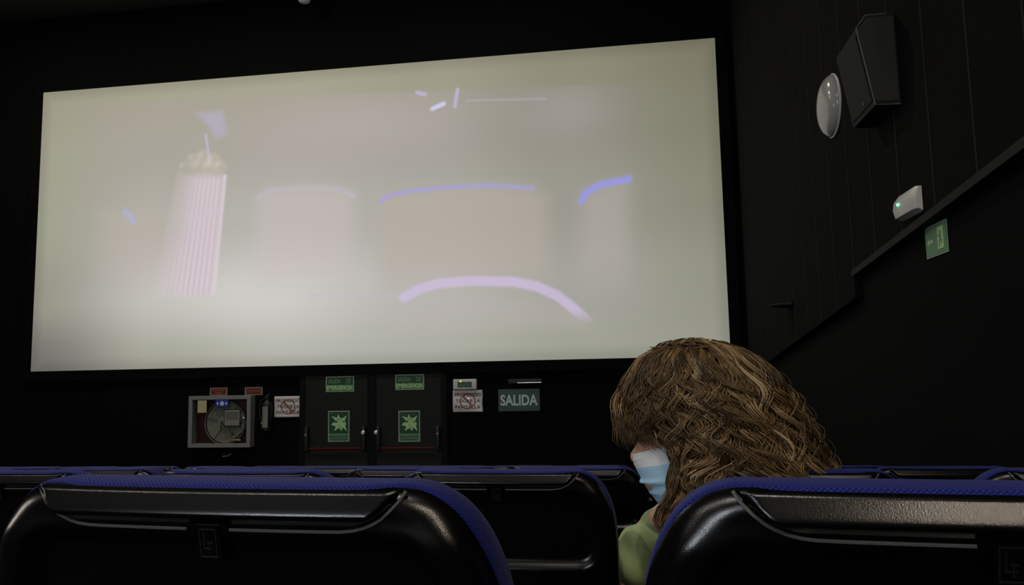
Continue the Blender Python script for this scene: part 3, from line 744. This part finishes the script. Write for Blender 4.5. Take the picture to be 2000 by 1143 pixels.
# ---------------------------------------------------------------- ceiling fittings
t = thing('ceiling_sensor', 'small white round sensor hanging from the ceiling above the screen', 'sensor', (-4.82, 10.90, ZC))
MB().lathe([(.07, 0), (.07, -.02), (.02, -.03)], (0, 0, 0), 'Z', 24).build('ceiling_rose', M['metal_dark'], t, True)
MB().tube([(0, 0, -.02), (0, 0, -.24)], .012, 10).build('stem', M['metal_dark'], t, True)
MB().lathe([(.03, -.235), (.09, -.245), (.100, -.27), (.100, -.30)], (0, 0, 0), 'Z', 28).build('base', M['white_plastic'], t, True)
MB().lathe([(.098, -.30), (.096, -.325), (.080, -.350), (.045, -.368), (.003, -.372)], (0, 0, 0), 'Z', 28).build('sensor_head', M['white_plastic'], t, True)
DL = [(-9.1, 8.6, .6, 'near the screen, left'), (-5.6, 8.6, .6, 'near the screen, centre'), (-2.1, 8.6, .6, 'near the screen, right'),
      (-7.5, -3.0, .9, 'rear hall, left'), (-4.0, -3.0, .9, 'rear hall, centre'), (-.5, -3.0, .9, 'rear hall, right')]
for x, y, lv, wd in DL:
    t = thing('ceiling_downlight', f'dimmed round downlight in the ceiling, {wd}', 'light', (x, y, ZC), 'ceiling downlights')
    MB().lathe([(.16, 0), (.165, -.012), (.13, -.016), (.12, .0), (.115, .02)], (0, 0, 0), 'Z', 28).build('ring', M['metal_dark'], t, True)
    ld = bpy.data.lights.new('downlight', 'AREA'); ld.shape = 'DISK'; ld.size = .22; ld.energy = CEIL_W*lv; ld.color = (1, .93, .84)
    l = bpy.data.objects.new('downlight', ld); C.objects.link(l); l.parent = t; l.location = (0, 0, -.018)

mat('projector_lens', (240, 246, 255), .2, emit=PROJ_E, emcol=(240, 246, 255))
t = thing('projector', 'projector lens shining through the window in the rear wall', 'projector', (-4.1, YB, 3.3))
for a, b_ in (((-.45, 0, -.30), (.45, .05, -.24)), ((-.45, 0, .24), (.45, .05, .30)), ((-.45, 0, -.24), (-.39, .05, .24)), ((.39, 0, -.24), (.45, .05, .24))):
    MB().box(a, b_, .004).build('window_frame', M['metal_dark'], t)
MB().lathe([(.16, 0), (.16, .10), (.13, .11), (.12, .06)], (0, 0, 0), 'Y', 32).build('lens_barrel', M['rubber'], t, True)
MB().lathe([(.115, .062), (.10, .070), (.06, .077), (.003, .080)], (0, 0, 0), 'Y', 32).build('lens', M['projector_lens'], t, True)

# ---------------------------------------------------------------- front wall below the screen
FY = 11.36      # wall face
def at(o, x, y, z): o.location = (x, y, z); return o
# emergency double door
def make_door(x0, x1, hinge_left, name):
    d = tag(MB().box((x0, 11.315, 0), (x1, 11.36, 2.135), .003).build(name, M['door_paint']), kind='structure')
    b = MB().box((x0+.05, 11.255, 1.015), (x1-.05, 11.285, 1.045), .01).build('push_bar', M['red_bar'], d, True)
    for x, big in ((x0+.045, hinge_left), (x1-.045, not hinge_left)):
        MB().box((x-.032, 11.24, .99), (x+.032, 11.316, 1.36), .012).build('bar_housing', M['rubber'], d, True)
    xe = x1-.03 if hinge_left else x0+.03
    MB().lathe([(.030, 0), (.034, -.012), (.034, -.035), (.024, -.045), (.002, -.046)], (xe, 11.24, 1.268), 'Y', 20).build('lock_cylinder', M['chrome'], d, True)
    xo = x0+.045 if hinge_left else x1-.045
    MB().lathe([(.018, 0), (.018, -.006), (.004, -.010)], (xo, 11.24, 1.24), 'Y', 16).build('end_screw', M['label_grey'], d, True)
    return d
make_door(-4.93, -3.935, True, 'door_1'); make_door(-3.795, -2.785, False, 'door_2')
o = MB().box((-3.933, 11.30, 0), (-3.797, 11.36, 2.135)).build('trim_4', M['door_frame']); tag(o, 'dark centre post between the two exit doors', kind='structure')
b = MB().box((-5.02, 11.31, 0), (-4.935, 11.36, 2.15)); b.box((-2.78, 11.31, 0), (-2.695, 11.36, 2.15)); b.box((-5.02, 11.31, 2.137), (-2.695, 11.36, 2.20))
tag(b.build('trim_5', M['door_frame']), 'dark frame around the exit doors', kind='structure')
def plate(t, x0, x1, z0, z1, y, m, name, th=.003): return MB().box((x0, y-th, z0), (x1, y, z1)).build(name, m, t)
def emergency_sign(x0, x1, z0, z1, label):
    t = thing('emergency_exit_sign', label, 'sign', (x0, 11.313, z0), 'emergency exit signs on the doors'); w_, h = x1-x0, z1-z0; e = .016
    plate(t, 0, w_, 0, h, 0, M['sign_border'], 'border'); plate(t, e, w_-e, h*.44, h-e, -.003, M['sign_green'], 'upper_field'); plate(t, e, w_-e, e, h*.44, -.003, M['sign_green_mid'], 'lower_field')
    text('SALIDA', M['sign_green_mid'], t, .045, .24, h*.54, h*.84, -.007, bold=.03); text('DE', M['sign_green_mid'], t, .33, .40, h*.54, h*.84, -.007, bold=.03)
    text('EMERGENCIA', M['sign_pale'], t, .022, w_-.022, h*.13, h*.41, -.007, bold=.03)
emergency_sign(-4.596, -4.145, 1.882, 2.116, 'green salida de emergencia sign on the left exit door')
emergency_sign(-3.492, -3.045, 1.893, 2.124, 'green salida de emergencia sign on the right exit door')
def star_sign(x0, x1, z0, z1, label):
    t = thing('push_bar_sign', label, 'sign', (x0, 11.313, z0), 'star signs on the doors'); w_, h = x1-x0, z1-z0; e = .016
    plate(t, 0, w_, 0, h, 0, M['sign_border'], 'border'); plate(t, e, w_-e, h*.265, h-e, -.003, M['sign_green'], 'field')
    plate(t, e, w_-e, e, h*.25, -.003, M['sign_green_mid'], 'caption_field')
    plate(t, .03, w_-.03, h*.135, h*.195, -.006, M['sign_green'], 'caption_line'); plate(t, .05, w_-.05, h*.15, h*.178, -.008, M['sign_green_mid'], 'caption_line'); plate(t, .03, w_-.03, h*.062, h*.085, -.006, M['sign_green'], 'caption_line')
    plate(t, .035, .085, h*.92, h*.935, -.006, M['sign_green_mid'], 'small_mark')
    P = [(.50, .93), (.56, .76), (.72, .73), (.95, .86), (.83, .62), (.85, .52), (.94, .46), (.86, .38), (.95, .10), (.74, .28), (.66, .11), (.55, .26), (.27, .12), (.36, .34), (.12, .40), (.20, .51), (.38, .56), (.30, .66), (.12, .84), (.42, .75)]
    P = [(e+(w_-2*e)*(u*.98+.0), h*.27+(h*.72-e)*(vv*.98+.0)) for u, vv in P]
    bm = bmesh.new(); vs = [bm.verts.new((x, -.006, z)) for x, z in P]; fc = bm.faces.new(vs); r = bmesh.ops.extrude_face_region(bm, geom=[fc])
    for q in r['geom']:
        if isinstance(q, bmesh.types.BMVert): q.co.y -= .003
    bmesh.ops.triangulate(bm, faces=bm.faces)
    MB().bm(bm).build('star', M['sign_pale'], t)
    b = MB(); sx, sz = w_, h
    b.prism([(.30*sx, .66*sz), (.40*sx, .685*sz), (.47*sx, .66*sz), (.46*sx, .63*sz), (.33*sx, .63*sz)], -.011, -.010)
    b.prism([(.70*sx, .67*sz), (.75*sx, .68*sz), (.76*sx, .63*sz), (.71*sx, .62*sz)], -.011, -.010)
    b.build('hand_detail', M['sign_green'], t)  # dark printed parts of the hand pictogram
    b = MB(); b.tube([(.42*sx, -.0105, .73*sz), (.50*sx, -.0105, .745*sz), (.60*sx, -.0105, .735*sz), (.66*sx, -.0105, .70*sz)], .004, 5); b.tube([(.45*sx, -.0105, .56*sz), (.56*sx, -.0105, .51*sz), (.68*sx, -.0105, .44*sz)], .003, 5)
    b.build('hand_outline', M['sign_green_mid'], t)
star_sign(-4.556, -4.217, 1.129, 1.594, 'green star pictogram sign above the red bar on the left exit door')
star_sign(-3.446, -3.112, 1.120, 1.582, 'green star pictogram sign above the red bar on the right exit door')
# SALIDA sign and the slim dark light bar over it
t = thing('exit_board', 'dark green salida sign with pale letters on the front wall', 'sign', (-1.922, FY, 1.553))
plate(t, 0, .618, 0, .323, 0, M['sign_teal'], 'board', .012); text('SALIDA', M['sign_teal_text'], t, .032, .586, .080, .242, -.012, bold=.025)
t = thing('light_bar', 'slim dark light bar with a bright edge above the salida sign', 'light', (-1.76, FY, 1.955))
MB().box((0, -.07, 0), (.50, 0, .07), .006).build('housing', M['rubber'], t, True)
MB().tube([(.14, -.078, .012), (.495, -.078, .012)], .009, 12).build('glossy_edge', M['chrome'], t, True)
# small exit lamp
t = thing('exit_lamp', 'small pale exit lamp above the right hand taped notice', 'light', (-2.598, FY, 1.882))
MB().box((0, -.06, 0), (.36, 0, .157), .012).build('housing', M['white_plastic'], t, True)
MB().box((.07, -.064, .035), (.285, -.058, .115), .002).build('window', M['sign_green'], t)
text('SALIDA', M['sign_green_mid'], t, .085, .27, .05, .10, -.065, bold=.02, depth=.001)
MB().lathe([(.012, 0), (.010, -.006), (.003, -.009)], (.118, -.062, .122), 'Y', 12).build('led', M['led_yellow'], t, True)
# notices in plastic sleeves
def notice(x0, x1, z0, z1, label, seed, curl):
    t = thing('taped_notice', label, 'notice', (x0, FY-.004, z0), 'notices in plastic sleeves'); w_, h = x1-x0, z1-z0
    rr = np.random.default_rng(seed); nx, nz = 26, 20; v = []
    a = rr.uniform(0, 6, 4)
    for i in range(nz):
        for j in range(nx):
            u, q = j/(nx-1), i/(nz-1)
            y = -.006-.010*(math.sin(u*5+a[0]+q*2)*.5+.5)-.006*math.sin(q*7+u*3+a[1])*curl-.02*curl*max(0, (u-.75))*math.sin(q*9+a[2])
            v.append((u*w_+.004*math.sin(q*8+a[3])*(u > .9), y-.005, q*h))
    f = [(i*nx+j, i*nx+j+1, (i+1)*nx+j+1, (i+1)*nx+j) for i in range(nz-1) for j in range(nx-1)]
    s = obj('sheet', v, f, M['paper'], t, True); so = s.modifiers.new('t', 'SOLIDIFY'); so.thickness = .001; so.offset = 0
    yt = -.034
    def onsheet(o):
        me = o.data; co = np.zeros(len(me.vertices)*3); me.vertices.foreach_get('co', co); co = co.reshape(-1, 3)
        for c in co:
            u, q = min(max(c[0]/w_, 0), 1), min(max(c[2]/h, 0), 1); j = min(int(u*(nx-1)), nx-2); i = min(int(q*(nz-1)), nz-2); fu, fq = u*(nx-1)-j, q*(nz-1)-i
            c[1] = (v[i*nx+j][1]*(1-fu)+v[i*nx+j+1][1]*fu)*(1-fq)+(v[(i+1)*nx+j][1]*(1-fu)+v[(i+1)*nx+j+1][1]*fu)*fq-.0035
        me.vertices.foreach_set('co', co.ravel()); me.update()
    for sx, a0, a1, b0, b1 in (('PROHIBIDO', .06, .95, .72, .87), ('TOCAR LA', .10, .92, .44, .59), ('PANTALLA', .08, .93, .16, .31)):
        onsheet(text(sx, M['ink'], t, a0*w_, a1*w_, b0*h, b1*h, yt, bold=.015, depth=.0005))
    ring = [(w_*.50+h*.37*math.cos(2*math.pi*i/40), 0, h*.5+h*.37*math.sin(2*math.pi*i/40)) for i in range(40)]
    vv = []; ff = []
    for i, p in enumerate(ring):
        c = (w_*.5, 0, h*.5); q = [c[k]+(p[k]-c[k])*.84 for k in range(3)]; vv += [p, q]
    for i in range(40): ff.append((2*i, 2*i+1, (2*i+3) % 80, (2*i+2) % 80))
    onsheet(obj('prohibition_ring', vv, ff, M['ink_red'], t))
    dg = []; n_ = 14
    for i in range(n_):
        k = -1+2*i/(n_-1); cx, cz = w_*.5+k*h*.26, h*.5-k*h*.26; dg += [(cx-.012, 0, cz-.012), (cx+.012, 0, cz+.012)]
    onsheet(obj('prohibition_bar', dg, [(2*i, 2*i+1, 2*i+3, 2*i+2) for i in range(n_-1)], M['ink_red'], t))
notice(-5.441, -4.997, 1.506, 1.827, 'white printed notice left of the exit doors beside the hose cabinet', 3, .6)
notice(-2.612, -2.160, 1.549, 1.872, 'white printed crumpled notice right of the exit doors under the exit lamp', 5, 1.3)
# fire hose cabinet
def hose_cabinet():
    X0, Z0 = -6.80, 1.062; w_, h = 1.03, .792
    t = thing('fire_hose_cabinet', 'grey framed fire hose cabinet with a coiled hose on the front wall', 'hose cabinet', (X0, FY, Z0))
    for a, b_ in (((0, -.15, 0), (w_, 0, .058)), ((0, -.15, h-.058), (w_, 0, h)), ((0, -.15, .058), (.062, 0, h-.058)), ((w_-.062, -.15, .058), (w_, 0, h-.058))):
        MB().box(a, b_, .003).build('frame', M['grey_enamel'], t)
    MB().box((.05, -.012, .05), (w_-.05, -.002, h-.05)).build('back_panel', M['red_enamel'], t)
    cx, cz = .575, .372
    rl = MB().lathe([(.335, -.02), (.335, -.03), (.10, -.03), (.10, -.02)], (cx, 0, cz), 'Y', 48).build('reel', M['rubber'], t, True)
    for i in range(9):
        r = .115+i*.0235
        MB().tube([(cx+r*math.cos(a), -.058, cz+r*math.sin(a)) for a in np.linspace(0, 2*math.pi, 40, endpoint=False)], .0125, 8, True).build('hose_coil', M['hose_white'], rl, True)
    MB().tube([(cx+.335*math.cos(a), -.075, cz+.335*math.sin(a)) for a in np.linspace(0, 2*math.pi, 48, endpoint=False)], .009, 6, True).build('reel_rim', M['label_grey'], rl, True)
    for a in (2.9, 4.1, 5.35, .9):
        MB().tube([(cx+.09*math.cos(a), -.078, cz+.09*math.sin(a)), (cx+.33*math.cos(a), -.078, cz+.33*math.sin(a))], .004, 6).build('spoke', M['rubber'], rl)
    MB().lathe([(.10, -.03), (.10, -.085), (.03, -.09)], (cx, 0, cz), 'Y', 24).build('hub', M['hose_white'], rl, True)
    MB().tube([(cx-.055, -.095, cz-.075), (cx-.055, -.095, cz+.03), (cx+.015, -.095, cz-.075)], .009, 6, True).build('crank', M['rubber'], rl)
    hs = [(cx+.25, -.07, cz-.02), (cx+.31, -.09, cz-.06), (cx+.29, -.10, cz-.13), (cx+.20, -.10, cz-.20), (cx+.15, -.10, cz-.235)]
    MB().tube(hs, .015, 8).build('hose_end', M['hose_white'], t, True)
    MB().lathe([(.004, .17), (.013, .165), (.016, .10), (.028, .09), (.028, .05), (.014, .04), (.014, 0)], (cx+.12, -.10, .105), 'X', 14).build('nozzle', M['brass'], t, True)
    MB().lathe([(.02, .0), (.026, -.02), (.026, -.05), (.012, -.06)], (w_-.14, -.06, .44), 'Y', 14).build('valve', M['chrome'], t, True)
    pn = MB().box((.058, -.140, .056), (w_-.058, -.136, h-.056)).build('pane', M['cabinet_glass'], t)
    lb = plate(t, .59, .865, .318, .585, -.141, M['rubber'], 'break_glass_label'); plate(lb, .605, .85, .333, .570, -.1445, M['label_grey'], 'label_sheet')
    for i in range(5): plate(lb, .625, .83, .53-.025*i, .538-.025*i, -.148, M['label_line'], 'label_line')
    MB().lathe([(.030, -.149), (.028, -.151)], (.727, 0, .385), 'Y', 16).build('label_symbol', M['grey_enamel'], lb)
    plate(t, .150, .300, .535, .725, -.141, M['note_paper'], 'yellow_card')
    bl = plate(t, .450, .660, .617, .732, -.141, M['blue_print'], 'blue_sticker')
    MB().lathe([(.036, -.1445), (.034, -.147)], (.555, 0, .672), 'Y', 20).build('sticker_disc', M['blue_print_pale'], bl)
    for s in (-1, 1): MB().prism([(.555+s*.055, .672), (.555+s*.075, .70), (.555+s*.09, .672), (.555+s*.075, .644)], -.147, -.1445).build('sticker_mark', M['blue_print_pale'], bl)
hose_cabinet()
def red_sign(x0, x1, z0, z1, label, words):
    t = thing('fire_sign', label, 'sign', (x0, FY, z0)); w_, h = x1-x0, z1-z0
    plate(t, 0, w_, 0, h, 0, M['red_sign_edge'], 'border'); plate(t, .018, w_-.018, .012, h-.016, -.003, M['red_sign'], 'field')
    if words: text(words, M['red_sign_text'], t, .04, w_-.04, h*.36, h*.66, -.006, bold=.02)
    else:
        plate(t, .05, w_-.05, h*.60, h*.70, -.006, M['red_sign_text'], 'caption_line'); plate(t, w_*.33, w_*.67, h*.25, h*.38, -.006, M['red_sign_text'], 'caption_line')
red_sign(-6.528, -6.238, 1.858, 1.978, 'small red two line sign above the left of the hose cabinet', None)
red_sign(-5.945, -5.652, 1.853, 1.977, 'small red extintor sign above the right of the hose cabinet', 'EXTINTOR')
t = thing('fire_extinguisher', 'dark fire extinguisher hanging between the hose cabinet and the notice', 'extinguisher', (-5.52, FY-.10, 1.30))
MB().lathe([(.060, 0), (.075, .01), (.078, .04), (.078, .38), (.066, .43), (.03, .465), (.022, .48)], (0, 0, 0), 'Z', 28).build('cylinder', M['rubber'], t, True)
MB().box((-.03, -.02, .475), (.03, .02, .52), .006).build('valve', M['metal_dark'], t, True)
MB().tube([(-.02, -.03, .515), (.05, -.05, .56)], .008, 6).build('lever', M['chrome'], t, True)
MB().tube([(-.025, -.01, .50), (-.09, -.03, .47), (-.115, -.03, .36), (-.10, -.03, .22), (-.065, -.04, .12), (-.045, -.06, .03)], .010, 8).build('hose', M['rubber'], t, True)
MB().lathe([(.012, -.012), (.012, .012)], (-.068, -.042, .125), 'Z', 10).build('hose_clip', M['chrome'], t, True)
v = []; 
for i in range(9):
    a = math.radians(-130+i*9)
    for z in (.06, .38): v.append((.0785*math.cos(a)*-1*-1, .0785*math.sin(a), z))
obj('instruction_label', v, [(2*i, 2*i+1, 2*i+3, 2*i+2) for i in range(8)], M['label_grey'], t, True)
t = thing('pipe_valve', 'small metal valve lever on the wall under the hose cabinet', 'valve', (-6.19, FY, .93))
MB().lathe([(.018, 0), (.018, -.06), (.026, -.065), (.026, -.085)], (.06, 0, .02), 'Y', 14).build('stem', M['metal_dark'], t, True)
MB().tube([(-.05, -.09, -.01), (.03, -.09, .0), (.075, -.085, .03)], [.012, .009, .009], 8).build('lever', M['chrome'], t, True)
